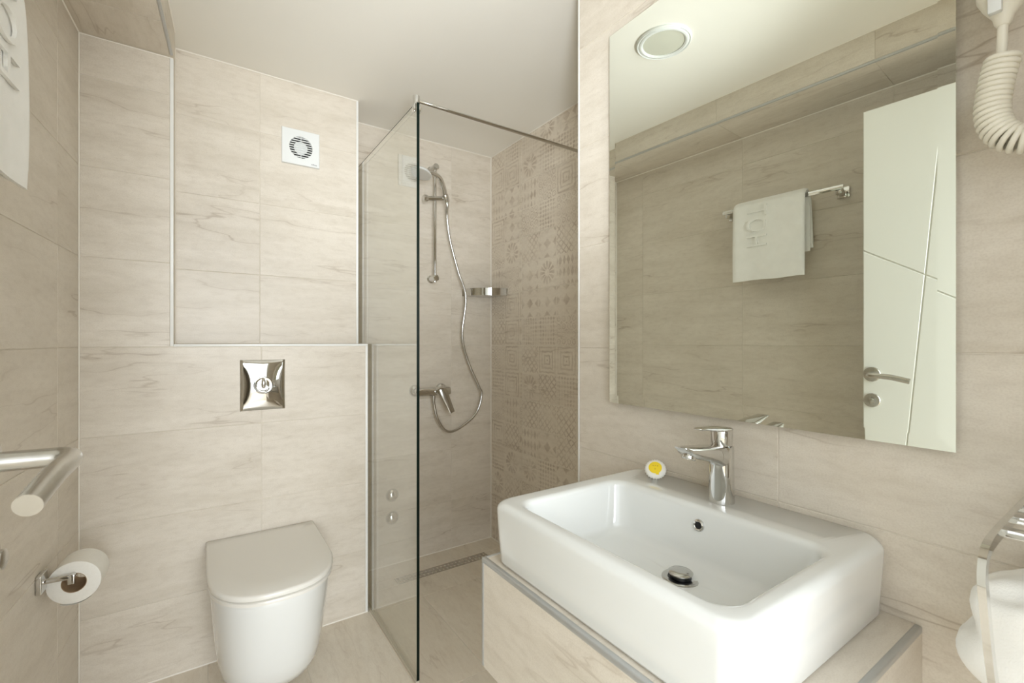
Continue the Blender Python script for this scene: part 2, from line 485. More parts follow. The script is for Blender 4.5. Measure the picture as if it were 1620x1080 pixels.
# wall with the doorway (behind the camera)
DX0, DX1, DZ = -0.245, 0.56, 2.04
bm = B()
box(bm, -0.62, DX0 - 0.05, YN - 0.12, YN - GD, 0, ZC)
box(bm, DX1 + 0.05, XP + 0.1, YN - 0.12, YN - GD, 0, ZC)
box(bm, DX0 - 0.05, DX1 + 0.05, YN - 0.12, YN - GD, DZ + 0.05, ZC)
wn_ = struct('wall_near', bm, 'grout', 'beige stone tiled wall around the doorway')
NTL = frame((0, YN, 0), (-1, 0, 0), (0, 1, 0))
tiles(wn_, NTL, -XR, -DX1 - 0.05, 0, ZC - 0.003, [], ZJ, 'stone')
tiles(wn_, NTL, -DX0 + 0.05, 0.46, 0, ZC - 0.003, [], ZJ, 'stone')
tiles(wn_, NTL, -DX1 - 0.05, -DX0 + 0.05, DZ + 0.05, ZC - 0.003, [-0.2], [], 'stone')
bm = B()
box(bm, DX0 - 0.05, DX0, YN - 0.13, YN + 0.012, 0, DZ + 0.05, 0.003)
box(bm, DX1, DX1 + 0.05, YN - 0.13, YN + 0.012, 0, DZ + 0.05, 0.003)
box(bm, DX0, DX1, YN - 0.13, YN + 0.012, DZ, DZ + 0.05, 0.003)
struct('trim_8', bm, 'door', 'white lacquered door frame around the doorway', 30)
bm = B(); box(bm, -3.0, 3.0, -3.2, YN - 0.121, -0.10, 0.0)
struct('floor_hall', bm, 'oak', 'pale floor of the room beyond the doorway')

# light sealant beads in the corners
M['sealant'] = plain('cream_silicone', (240, 235, 224), 0.45)
def bead(parent, p, q_, a, b, r=0.0032):
    """a small triangular fillet from p to q, filling the corner between directions a and b"""
    p, q_, a, b = Vector(p), Vector(q_), Vector(a), Vector(b)
    bm = B()
    loft(bm, [[c - (a + b) * 0.002, c + a * r, c + b * r] for c in (p, q_)])
    o = finish('sealant_bead', bm, 'sealant', None, 0); o.parent = parent
X1_, Y1_, Z1_ = Vector((1, 0, 0)), Vector((0, 1, 0)), Vector((0, 0, 1))
bead(ceil, (XS, YU, ZC), (XE, YU, ZC), -Y1_, -Z1_)
bead(ceil, (XE, YS, ZC), (XP, YS, ZC), -Y1_, -Z1_)
bead(ceil, (XP, YC, ZC), (XP, YS, ZC), -X1_, -Z1_)
bead(wb, (XL, YB, 0), (XL, YB, ZS), X1_, -Y1_)
bead(wb, (XL, YB, 0), (XE, YB, 0), -Y1_, Z1_)
bead(wb, (XL, YB, ZS), (XS, YB, ZS), -Y1_, -Z1_, 0.0025)
bead(wb, (XS, YU, ZL), (XS, YU, ZC), X1_, -Y1_, 0.0025)
bead(wsb, (XP, YS, 0), (XP, YS, ZC), -X1_, -Y1_)
bead(wsb, (XE, YS, 0), (XP, YS, 0), -Y1_, Z1_)
bead(wss, (XP, YC, 0), (XP, YS, 0), -X1_, Z1_)
LD = LM.to_3x3() @ Vector((1, 0, 0))
bead(sof, LP(YN, 0, ZS), LP(YB, 0, ZS), LD, -Z1_)
bead(sof, LP(YN, SW, ZC), LP(YB + 0.05, SW, ZC), LD, -Z1_, 0.0025)
bead(wl, LP(YN, 0, 0), LP(YB, 0, 0), LD, Z1_)

# metal edge profiles
def trim(n, x0, x1, y0, y1, z0, z1, label, mat='trim', mtx=None):
    bm = B(); box(bm, x0, x1, y0, y1, z0, z1, 0.0012, 2, mtx)
    return struct('trim_%d' % n, bm, mat, label, 30)
trim(1, XS - 0.0095, XS + 0.0006, YB - 0.0006, YB + 0.010, 1.1565, ZS - 0.001, 'white vertical edge profile left of the set-back panel')
trim(2, XS + 0.0008, XE + 0.0004, YB - 0.0006, YB + 0.010, ZL - 0.0085, ZL + 0.0006, 'white horizontal edge profile along the ledge above the flush plate')
trim(3, XE - 0.009, XE + 0.0006, YU - 0.0006, YU + 0.010, ZL + 0.001, ZC - 0.001, 'white vertical edge profile on the right of the set-back panel')
trim(4, XE - 0.009, XE + 0.0006, YB - 0.0006, YB + 0.010, 0.0, ZL - 0.009, 'white vertical edge profile on the cistern wall corner beside the glass')
trim(5, SW - 0.008, SW + 0.0006, YN * LU, YB * LU - 0.004, ZS - 0.0006, ZS + 0.008, 'pale edge profile along the lower edge of the soffit', 'alu', LM)
trim(6, XR - 0.0006, XR + 0.006, YC - 0.006, YC + 0.0006, 0, ZC - 0.002, 'thin white edge profile on the wall corner left of the mirror')

# open door leaf with routed grooves
AL = math.atan(0.075)
DM = Matrix.Translation((-0.172 + (-0.10 - 0.66) * 0.075, -0.10, 0)) @ Matrix.Rotation(-AL, 4, 'Z')   # local x out of the face, y towards the free edge
DW, DH = 0.766, 2.007
door = thing('door_1', 'open white lacquered door with crossing grooves and lever handle', None, (DM @ Vector((0, 0, 0))), kind='structure')
bm = B(); box(bm, -0.040, -0.004, 0, DW, 0.008, DH, 0.0015, 2, DM)
finish('door_leaf', bm, 'door', door, 30)
def door_panel(poly):
    """a raised field between grooves; poly in (y, z)"""
    bm = B()
    cx = sum(p[0] for p in poly) / len(poly); cz = sum(p[1] for p in poly) / len(poly)
    def ring(off, x):
        n = len(poly); out = []
        for i in range(n):
            p0 = Vector(poly[i - 1]); p1 = Vector(poly[i]); p2 = Vector(poly[(i + 1) % n])
            d1 = (p1 - p0).normalized(); d2 = (p2 - p1).normalized()
            n1 = Vector((-d1.y, d1.x)); n2 = Vector((-d2.y, d2.x))
            m = (n1 + n2); m = m / m.dot(n1) if abs(m.dot(n1)) > 1e-6 else n1
            q_ = p1 + m * off
            out.append(DM @ Vector((x, q_.x, q_.y)))
        return out
    loft(bm, [ring(0.0018, -0.0045), ring(0.0018, -0.0015), ring(0.0034, 0.0)], 'end')
    finish('panel', bm, 'door', door, 40)
# groove A (steep) and groove B (slanting), from the view in the mirror
A0, A1 = (0.707, 0.008), (0.5457, DH)
B0, B1 = (0.0, 1.025), (DW, 1.5025)
def inter():
    ax, az = A0; dx, dz = A1[0] - A0[0], A1[1] - A0[1]
    bx, bz = B0; ex, ez = B1[0] - B0[0], B1[1] - B0[1]
    t = ((bx - ax) * ez - (bz - az) * ex) / (dx * ez - dz * ex)
    return (ax + dx * t, az + dz * t)
X_ = inter()
door_panel([(0, 0.008), A0, X_, B0])
door_panel([A0, (DW, 0.008), B1, X_])
door_panel([B0, X_, A1, (0, DH)])
door_panel([X_, B1, (DW, DH), A1])
HY, HZ = 0.738, 1.056      # handle position on the leaf
def DP(x, y, z): return DM @ Vector((x, y, z))
HN = (DM.to_3x3() @ Vector((1, 0, 0)))
hnd = thing('door_handle', None, None, DP(0, HY, HZ)); hnd.parent = door; hnd.matrix_parent_inverse = WM[door.name].inverted()
hnd['label'] = 'brushed metal lever handle on the white door'
bm = B(); lathe(bm, [(0.026, 0.0), (0.026, 0.007), (0.024, 0.009), (0.016, 0.0095)], DP(0, HY, HZ), HN)
finish('rosette', bm, 'steel', hnd)
bm = B()
tube(bm, catmull([DP(0.006, HY, HZ), DP(0.046, HY, HZ), DP(0.062, HY - 0.003, HZ), DP(0.069, HY - 0.018, HZ - 0.0005),
                  DP(0.070, HY - 0.065, HZ - 0.004), DP(0.069, HY - 0.116, HZ - 0.015)], 8),
     [0.0095] * 8 + [0.0095] * 33, 16)
finish('lever', bm, 'steel', hnd)
bm = B(); lathe(bm, [(0.025, 0.0), (0.025, 0.006), (0.023, 0.008), (0.010, 0.0085), (0.0095, 0.018), (0.006, 0.019)], DP(0, HY, HZ - 0.093), HN)
finish('lock_rosette', bm, 'steel', door)

# ================================================================= large objects
# ---- toilet
TX = 0.195
def dshape(hw, yf, ys, yb, z, n=2.5, k=22, side=5):
    pts = []
    for i in range(side): pts.append((TX + hw, yb + (ys - yb) * i / side, z))
    for i in range(k + 1):
        t = math.pi * i / k
        c, s = math.cos(t), math.sin(t)
        pts.append((TX + hw * math.copysign(abs(c) ** (2 / n), c), ys - (ys - yf) * abs(s) ** (2 / n), z))
    for i in range(side): pts.append((TX - hw, ys + (yb - ys) * (i + 1) / side, z))
    return pts
toilet = thing('toilet', 'white wall-hung toilet with closed lid beside the glass screen', 'toilet', (TX, YB, 0.052))
bm = B()
prof = [(0.070, 1.780, 0.052), (0.105, 1.690, 0.054), (0.124, 1.645, 0.064), (0.138, 1.610, 0.085), (0.149, 1.582, 0.120), (0.156, 1.563, 0.165), (0.1615, 1.546, 0.215),
        (0.1655, 1.532, 0.265), (0.169, 1.519, 0.315), (0.1718, 1.508, 0.360), (0.1735, 1.501, 0.395), (0.1735, 1.499, 0.408), (0.1715, 1.501, 0.4125)]
loft(bm, [dshape(hw, yf, yf + 0.235 * hw / 0.18, YB - 0.001, z, 2.35) for hw, yf, z in prof])
finish('bowl', bm, 'ceramic', toilet, 60)
bm = B()
loft(bm, [dshape(hw, yf, yf + 0.238, 1.985, z) for hw, yf, z in ((0.177, 1.489, 0.4140), (0.1800, 1.4845, 0.4152), (0.1805, 1.4838, 0.4240), (0.1785, 1.486, 0.4262))])
finish('seat', bm, 'lid', toilet, 50)
bm = B()
loft(bm, [dshape(hw, yf, yf + 0.238, yb, z) for hw, yf, yb, z in ((0.178, 1.487, 1.992, 0.4312), (0.1812, 1.4825, 1.995, 0.4322), (0.182, 1.4815, 1.996, 0.4410), (0.1805, 1.484, 1.995, 0.4452), (0.176, 1.489, 1.992, 0.4475), (0.120, 1.560, 1.950, 0.4482))])
finish('lid', bm, 'lid', toilet, 50)
for s in (-1, 1):
    bm = B(); lathe(bm, [(0.012, 0), (0.012, 0.016), (0.010, 0.018)], (TX + s * 0.075, 1.972, 0.4128), (0, 0, 1), 16)
    finish('hinge', bm, 'chrome', toilet)

# ---- vanity box
VX0, VY0, VY1, VZ0, VZ1 = 0.4775, 0.2317, 0.8165, 0.5065, 0.7285
van = thing('vanity_cabinet', 'floating tile-clad vanity box with aluminium edges under the basin', 'cabinet', (0.70, 0.52, VZ0))
bm = B(); box(bm, VX0 + 0.009, XR - 0.0005, VY0 + 0.009, VY1 - 0.009, VZ0, VZ1 - 0.009)
finish('carcass', bm, 'grout', van, 0)
def clad(name, w, h, mtx):
    o = finish(name, tile_mesh(w, h), 'stone', None, 0)
    o.parent = van; o.matrix_parent_inverse = WM[van.name].inverted()
    o.matrix_basis = mtx
    return o
E_ = 0.0085
clad('front_panel', VY1 - VY0 - 2 * E_, VZ1 - VZ0 - E_, frame((VX0 + 0.0005, VY1 - E_, VZ0), (0, -1, 0), (-1, 0, 0)))
clad('side_panel', XR - VX0 - E_, VZ1 - VZ0 - E_, frame((VX0 + E_, VY0 + 0.0005, VZ0), (1, 0, 0), (0, -1, 0)))
clad('side_panel', XR - VX0 - E_, VZ1 - VZ0 - E_, frame((XR, VY1 - 0.0005, VZ0), (-1, 0, 0), (0, 1, 0)))
clad('top_panel', XR - VX0 - E_, VY1 - VY0 - 2 * E_, frame((VX0 + E_, VY0 + E_, VZ1 - 0.0005), (1, 0, 0), (0, 0, 1)))
def edge(x0, x1, y0, y1, z0, z1):
    bm = B(); box(bm, x0, x1, y0, y1, z0, z1, 0.0025, 3)
    o = finish('edge_profile', bm, 'alu', van, 40)
edge(VX0, VX0 + E_ + 0.002, VY0, VY1, VZ1 - E_ - 0.002, VZ1)
edge(VX0 + E_, XR - 0.0005, VY0, VY0 + E_ + 0.002, VZ1 - E_ - 0.002, VZ1)
edge(VX0 + E_, XR - 0.0005, VY1 - E_ - 0.002, VY1, VZ1 - E_ - 0.002, VZ1)
edge(VX0, VX0 + E_, VY0, VY0 + E_, VZ0, VZ1 - E_)
edge(VX0, VX0 + E_, VY1 - E_, VY1, VZ0, VZ1 - E_)

# ---- washbasin
BX0, BX1, BY0, BY1, BZ0, BZ1 = 0.4865, 0.9275, 0.2715, 0.7935, 0.7300, 0.8515
basin = thing('washbasin', 'white rectangular ceramic countertop basin on the vanity box', 'sink', (0.70, 0.53, BZ0))
loops = []
def oring(i, z, r=0.032): loops.append(rrect(BX0 + i, BX1 - min(i, 0.003), BY0 + i, BY1 - i, r, z, 8))
oring(0.013, BZ0); oring(0.008, BZ0 + 0.0015); oring(0.0055, BZ0 + 0.006); oring(0.003, 0.775); oring(0.0008, 0.815); oring(0.0, 0.8365)
fr_ = 0.015
for i in range(1, 7):
    a = R(90 * i / 6); oring(fr_ * (1 - math.cos(a)), 0.8365 + fr_ * math.sin(a))
IX0, IX1, IY0, IY1 = 0.524, 0.800, 0.311, 0.742
ir = 0.013
def iring(off, z, r=0.034, sl=0.0): loops.append(rrect(IX0 + off, IX1 - off - sl, IY0 + off, IY1 - off, r, z, 8))
for i in range(0, 7):
    a = R(90 * i / 6); iring(-ir + ir * math.sin(a), BZ1 - ir * (1 - math.cos(a)), 0.040 - 0.006 * i / 6)
iring(0.004, 0.815, 0.036); iring(0.009, 0.785, 0.040); iring(0.013, 0.768, 0.044)
for i in range(1, 7):
    a = R(90 * i / 6); iring(0.013 + 0.022 * (1 - math.cos(a)), 0.768 - 0.020 * math.sin(a), 0.046)
iring(0.070, 0.7460, 0.04)
DRX, DRY = 0.7185, 0.516
loops.append([(DRX + (p[0] - DRX) * 0.5, DRY + (p[1] - DRY) * 0.5, 0.7445) for p in loops[-1]])
n_ = len(loops[0])
loops.append([(DRX + 0.033 * math.cos(math.atan2(p[1] - DRY, p[0] - DRX)), DRY + 0.033 * math.sin(math.atan2(p[1] - DRY, p[0] - DRX)), 0.7432) for p in loops[-1]])
bm = B(); loft(bm, loops)
finish('bowl', bm, 'ceramic', basin, 60)
dr = thing('drain_fitting', None, None, (DRX, DRY, 0.743)); dr.parent = basin; dr.matrix_parent_inverse = WM[basin.name].inverted()
bm = B(); lathe(bm, [(0.0225, 0.0004), (0.0225, 0.0016), (0.029, 0.0026), (0.0325, 0.0016), (0.0330, -0.0005)], (DRX, DRY, 0.7435), (0, 0, 1), 40, caps=False)
finish('flange', bm, 'chrome_soft', dr)
bm = B(); lathe(bm, [(0.0224, 0.0), (0.0224, 0.0006), (0.019, 0.0008), (0.019, 0.009)], (DRX, DRY, 0.7436), (0, 0, 1), 32)
finish('stem', bm, 'black', dr)
bm = B(); lathe(bm, [(0.0190, 0.0), (0.0212, 0.0008), (0.0215, 0.0030), (0.0195, 0.0045), (0.010, 0.0056), (0.0, 0.0058)], (DRX, DRY, 0.7520), (0, 0, 1), 40)
finish('plug_cap', bm, 'chrome_soft', dr)
ov = thing('overflow', None, None, (0.796, 0.531, 0.8165)); ov.parent = basin; ov.matrix_parent_inverse = WM[basin.name].inverted()
on = Vector((-1, 0, 0.14)).normalized()
bm = B(); lathe(bm, [(0.0066, 0.0), (0.0068, 0.0022), (0.0085, 0.0034), (0.0112, 0.0020), (0.0118, -0.001)], (0.7955, 0.531, 0.8165), on, 32, caps=False)
finish('overflow_ring', bm, 'chrome', ov)
bm = B(); lathe(bm, [(0.0068, 0.0), (0.0068, 0.0012)], (0.7955, 0.531, 0.8165), on, 24)
finish('overflow_hole', bm, 'dark', ov)

# ---- mirror
YM0, YM1, ZM0, ZM1 = 0.8742, 0.190, 1.0093, 1.992
mir = thing('mirror', 'large frameless wall mirror with slanted rim above the basin', 'mirror', (XM, 0.53, ZM0))
bm = B(); bw = 0.020; bd = 0.00055
def mring(i, x): return [(x, YM1 + i, ZM0 + i), (x, YM0 - i, ZM0 + i), (x, YM0 - i, ZM1 - i), (x, YM1 + i, ZM1 - i)]
loft(bm, [mring(0, XM + 0.005), mring(0, XM + bd), mring(bw, XM)])
finish('glass', bm, 'mirror', mir, 0)
bm = B(); box(bm, XM + 0.0052, XR - 0.0006, YM1 + 0.015, YM0 - 0.015, ZM0 + 0.015, ZM1 - 0.015)
finish('backing', bm, 'plastic_grey', mir, 0)
# ---- shower screen
GX, GYF, GZT = 0.6085, 1.4775, 1.990
scr = thing('shower_screen', 'fixed clear glass shower panel with dark green edge and top rod', 'shower screen', (GX, 1.9, 0))
bm = B(); box(bm, GX, GX + 0.010, GYF, YS - 0.006, 0.013, GZT)
for f in bm.faces:
    f.material_index = 1 if f.normal.y < -0.9 else 0
finish('glass_panel', bm, 'glass', scr, 0, mats=['glass', 'edge'])
bm = B(); box(bm, GX - 0.0002, GX + 0.0012, GYF, YS - 0.006, GZT, GZT + 0.0014)
finish('polished_edge', bm, 'edge', scr, 0)
bm = B(); box(bm, GX - 0.001, GX + 0.011, GYF + 0.004, YS - 0.006, 0.0, 0.0125, 0.001)
finish('bottom_seal', bm, 'seal', scr, 0)
bm = B(); lathe(bm, [(0.0112, 0.0), (0.0122, 0.0012), (0.0122, 0.0295), (0.0110, 0.031)], (GX + 0.004, GYF + 0.013, GZT - 0.004), (0, 0, 1), 28)
box(bm, GX - 0.0075, GX - 0.0005, GYF + 0.004, GYF + 0.022, GZT - 0.030, GZT - 0.002, 0.0015)
box(bm, GX + 0.0105, GX + 0.0175, GYF + 0.004, GYF + 0.022, GZT - 0.030, GZT - 0.002, 0.0015)
finish('clamp', bm, 'chrome', scr, 35)
bm = B(); tube(bm, [(GX + 0.014, GYF + 0.013, GZT + 0.012), (XP - 0.012, GYF + 0.013, GZT + 0.012)], 0.0065, 18)
finish('support_rod', bm, 'chrome', scr)
bm = B(); lathe(bm, [(0.018, 0), (0.018, 0.010), (0.011, 0.014)], (XP - 0.0005, GYF + 0.013, GZT + 0.012), (-1, 0, 0), 24)
finish('rod_flange', bm, 'chrome', scr)

# ================================================================= fittings
# ---- flush plate
FX0, FX1, FZ0, FZ1 = 0.1205, 0.2735, 0.9100, 1.1030
fcx, fcz = (FX0 + FX1) / 2, (FZ0 + FZ1) / 2
fl = thing('flush_plate', 'polished chrome flush plate with round button above the toilet', 'flush plate', (fcx, YB, FZ0))
bm = B(); N = 28
hw, hh = (FX1 - FX0) / 2, (FZ1 - FZ0) / 2
def fh(u, v):
    a = max(0.0, 1 - abs(u)) ; b = max(0.0, 1 - abs(v))
    e = min(1.0, a / 0.03) * min(1.0, b / 0.03)
    return 0.004 * e + 0.013 * ((1 - u * u) * (1 - v * v)) ** 0.8
gr = [[bm.verts.new((fcx + hw * (2 * i / N - 1), YB - 0.0008 - fh(2 * i / N - 1, 2 * j / N - 1), fcz + hh * (2 * j / N - 1))) for j in range(N + 1)] for i in range(N + 1)]
for i in range(N):
    for j in range(N): bm.faces.new((gr[i][j], gr[i + 1][j], gr[i + 1][j + 1], gr[i][j + 1]))
finish('plate', bm, 'chrome', fl, 80)
fb = YB - 0.0192
bm = B(); lathe(bm, [(0.0335, -0.003), (0.0335, 0.0015), (0.0325, 0.0024), (0.0308, 0.0010), (0.0300, -0.003)], (fcx, fb, fcz), (0, -1, 0), 48, caps=False)
finish('button_ring', bm, 'chrome', fl, 50)
but = None
bm = B(); lathe(bm, [(0.0298, -0.003), (0.0298, -0.0006), (0.022, -0.0022), (0.010, -0.0030), (0.0, -0.0032)], (fcx, fb, fcz), (0, -1, 0), 40, caps=False)
but = finish('button', bm, 'chrome', fl, 50)
bm = B()
tube(bm, catmull([(fcx - 0.001, fb - 0.0005, fcz + 0.028), (fcx, fb - 0.0045, fcz + 0.012), (fcx, fb - 0.0040, fcz - 0.004), (fcx, fb - 0.001, fcz - 0.012)], 6), [0.002, 0.0035, 0.005, 0.006, 0.0068, 0.007, 0.007, 0.0072, 0.0074, 0.0075, 0.0075, 0.0074, 0.0072, 0.007, 0.0066, 0.006, 0.005, 0.0038, 0.002], 12)
o = finish('button_ridge', bm, 'chrome', None, 60); o.parent = but
bm = B()
pts = [(fcx + 0.0235 * math.cos(R(a)), fb - 0.0015, fcz - 0.001 + 0.0235 * math.sin(R(a))) for a in range(185, 356, 10)]
tube(bm, pts, [0.0006 + 0.0042 * math.sin(math.pi * i / (len(pts) - 1)) for i in range(len(pts))], 10)
o = finish('button_crescent', bm, 'chrome', None, 60); o.parent = but

# ---- exhaust fan
cx, cz, hs = 0.3545, 2.0050, 0.0745
fan = thing('exhaust_fan', 'square white extractor fan with round louvre on the set-back panel', 'fan', (cx, YU, cz - hs))
def fan_loop(kind, s, y, n=48):
    pts = []
    for i in range(n):
        a = 2 * math.pi * i / n
        c, q_ = math.cos(a), math.sin(a)
        k = s / max(abs(c), abs(q_)) if kind == 'sq' else s
        pts.append((cx + c * k, y, cz + q_ * k))
    return pts
bm = B()
loft(bm, [fan_loop('sq', hs, YU - 0.001), fan_loop('sq', hs, YU - 0.010), fan_loop('sq', hs - 0.002, YU - 0.012), fan_loop('ci', 0.0475, YU - 0.0135), fan_loop('ci', 0.0460, YU - 0.0125), fan_loop('ci', 0.0455, YU - 0.004)], False)
finish('cover', bm, 'plastic', fan, 35)
bm = B(); lathe(bm, [(0.047, 0), (0.047, 0.002)], (cx, YU - 0.002, cz), (0, -1, 0), 40)
finish('fan_opening', bm, 'dark', fan)
bm = B(); lathe(bm, [(0.0275, 0.0), (0.0270, 0.0012), (0.018, 0.0026), (0.0, 0.0030)], (cx, YU - 0.0042, cz), (0, -1, 0), 40)
finish('baffle', bm, 'plastic', fan, 50)
for k in range(9):
    z = cz - 0.0396 + k * 0.0099
    w = math.sqrt(max(0, 0.0465 ** 2 - (z - cz) ** 2))
    bm = B(); box(bm, cx - w, cx + w, -0.0010, 0.0010, -0.0028, 0.0028, 0.0005, 1)
    bmesh.ops.transform(bm, matrix=Matrix.Translation((0, YU - 0.0108, z)) @ Matrix.Rotation(R(-35), 4, 'X'), verts=bm.verts)
    finish('louvre_slat', bm, 'plastic', fan, 30)
bm = B(); box(bm, cx - 0.0012, cx + 0.0012, YU - 0.0100, YU - 0.0085, cz - 0.0460, cz + 0.0460)
finish('grille_rib', bm, 'plastic', fan, 30)
def text_mesh(body, size, ext=0.0003):
    cu = bpy.data.curves.new('lettering', 'FONT'); cu.body = body; cu.size = size; cu.extrude = ext
    cu.align_x = 'CENTER'; cu.align_y = 'CENTER'; cu.resolution_u = 4
    ob = bpy.data.objects.new('lettering', cu); COL.objects.link(ob)
    dg = bpy.context.evaluated_depsgraph_get(); dg.update()
    me = bpy.data.meshes.new_from_object(ob.evaluated_get(dg))
    bpy.data.objects.remove(ob)
    return me
def text_obj(name, body, size, mtx, mat, parent, ext=0.0003, own=True):
    me = text_mesh(body, size, ext); me.materials.clear(); me.materials.append(M[mat])
    o = bpy.data.objects.new(name, me); COL.objects.link(o)
    o.parent = parent; o.matrix_parent_inverse = WM[parent.name].inverted(); o.matrix_basis = mtx
    return o
text_obj('lettering', 'airRoxy', 0.0075, frame((cx + 0.052, YU - 0.0131, cz - 0.064), (1, 0, 0), (0, -1, 0)), 'ink', fan)

# ---- shower rail
SX, SYR = 1.0490, 2.2926
rail = thing('shower_rail', 'chrome vertical slide rail on the shower wall', 'shower rail', (SX, YS, 1.50))
bm = B(); tube(bm, [(SX, SYR, 1.495), (SX, SYR, 2.130)], 0.0085, 18)
finish('bar', bm, 'chrome', rail)
for z in (2.118, 1.518):
    bm = B(); lathe(bm, [(0.021, 0), (0.021, 0.006), (0.016, 0.010), (0.0155, 0.062), (0.0165, 0.070), (0.0165, 0.078), (0.012, 0.082)], (SX, YS - 0.0005, z), (0, -1, 0), 26)
    finish('wall_mount', bm, 'chrome', rail)
sl = thing('slider', None, None, (SX, SYR, 1.945)); sl.parent = rail; sl.matrix_parent_inverse = WM[rail.name].inverted()
bm = B(); tube(bm, [(SX - 0.052, SYR - 0.004, 1.941), (SX + 0.052, SYR - 0.020, 1.953)], 0.0125, 18)
finish('slider_body', bm, 'chrome', sl)
bm = B(); lathe(bm, [(0.018, 0), (0.0195, 0.004), (0.0195, 0.018), (0.016, 0.022)], (SX - 0.046, SYR - 0.004, 1.9415), (-1, 0.05, -0.1), 24)
finish('knob', bm, 'chrome', sl)
HS = Vector((SX + 0.050, SYR - 0.034, 1.950))
bm = B(); lathe(bm, [(0.0145, -0.020), (0.0155, -0.016), (0.0165, 0.016), (0.0150, 0.020)], HS, Vector((-0.42, -0.28, 0.86)), 24)
finish('holder_cone', bm, 'chrome', sl)

# ---- hand shower with its hose
hs_ = thing('hand_shower', 'chrome hand shower with white face hooked on the slide rail', 'shower head', tuple(HS))
hp = [HS + Vector((0.012, 0.006, -0.040)), HS, HS + Vector((-0.024, -0.019, 0.048)), HS + Vector((-0.056, -0.038, 0.088)), HS + Vector((-0.098, -0.054, 0.098)), HS + Vector((-0.140, -0.060, 0.094))]
cur = catmull(hp, 6)
bm = B(); tube(bm, cur, [0.0085 + 0.0045 * math.sin(math.pi * i / (len(cur) - 1)) for i in range(len(cur))], 18)
finish('handle', bm, 'chrome', hs_)
hc = HS + Vector((-0.168, -0.062, 0.086)); ha = Vector((-0.30, -0.10, -0.95)).normalized()
bm = B(); lathe(bm, [(0.0, -0.020), (0.020, -0.018), (0.042, -0.009), (0.053, 0.002), (0.053, 0.008)], hc, ha, 36, caps='end')
finish('head_shell', bm, 'plastic', hs_, 50)
bm = B(); lathe(bm, [(0.051, 0.0078), (0.050, 0.0100), (0.0, 0.0112)], hc, ha, 36, caps=False)
finish('spray_face', bm, 'plastic_grey', hs_, 50)
hose = [(1.1095, 2.264, 1.912), (1.1180, 2.285, 1.860), (1.1448, 2.3026, 1.7371), (1.1959, 2.3026, 1.5658), (1.2340, 2.285, 1.4259), (1.2199, 2.300, 1.2107), (1.2563, 2.3026, 1.0671),
        (1.3268, 2.3026, 0.9193), (1.3479, 2.3026, 0.8631), (1.3059, 2.3026, 0.7567), (1.1959, 2.3026, 0.6847), (1.1177, 2.298, 0.6824), (1.0608, 2.290, 0.761), (1.0400, 2.288, 0.850), (1.0385, 2.2865, 0.876)]
hc_ = catmull(hose, 12)
bm = B(); tube(bm, hc_, [0.0072 + (0.00045 if i % 2 else -0.00045) for i in range(len(hc_))], 14)
hz = finish('shower_hose', bm, 'chrome_soft', None, 80)
tag(hz, 'long curved metal shower hose hanging from hand shower to mixer', 'hose')

# ---- mixer
mx_ = thing('shower_mixer', 'chrome single-lever shower mixer with blade handle on shower wall', 'faucet', (1.04, YS, 0.90))
for x in (0.9575, 1.1120):
    bm = B(); lathe(bm, [(0.033, 0), (0.033, 0.004), (0.029, 0.013), (0.017, 0.019), (0.0155, 0.055)], (x, YS - 0.0005, 0.908), (0, -1, 0), 32)
    finish('rosette', bm, 'chrome', mx_, 40)
bm = B()
my = 2.2790
lathe(bm, [(0.014, 0.0), (0.0225, 0.003), (0.0235, 0.012), (0.0235, 0.178), (0.0225, 0.187), (0.014, 0.190)], (0.941, my, 0.905), (1, 0, 0), 28)
finish('body', bm, 'chrome', mx_, 40)
bm = B(); lathe(bm, [(0.0235, 0.0), (0.0245, 0.010), (0.0235, 0.030), (0.018, 0.036)], (1.058, my - 0.014, 0.908), (0, -1, 0.1), 28)
finish('cartridge', bm, 'chrome', mx_, 40)
bm = B()
lv = []
for t, w, th in ((0, 0.021, 0.010), (0.15, 0.024, 0.012), (0.4, 0.021, 0.010), (0.7, 0.0175, 0.008), (0.97, 0.0155, 0.006), (1.0, 0.0145, 0.004)):
    c = Vector((1.062, my - 0.048, 0.922)).lerp(Vector((1.112, my - 0.070, 0.795)), t)
    d = Vector((0.050, -0.022, -0.127)).normalized(); s_ = Vector((0.93, -0.1, 0.366)); s_ = (s_ - d * s_.dot(d)).normalized(); n2 = d.cross(s_)
    lv.append([c + s_ * (w * math.cos(2 * math.pi * k / 16)) + n2 * (th * 0.6 * math.sin(2 * math.pi * k / 16)) for k in range(16)])
loft(bm, lv)
finish('lever', bm, 'chrome_soft', mx_, 60)
bm = B(); lathe(bm, [(0.0105, 0), (0.0105, 0.018), (0.0090, 0.020), (0.0090, 0.030)], (1.0385, my + 0.006, 0.886), (0, 0, -1), 20)
finish('hose_outlet', bm, 'chrome', mx_, 35)

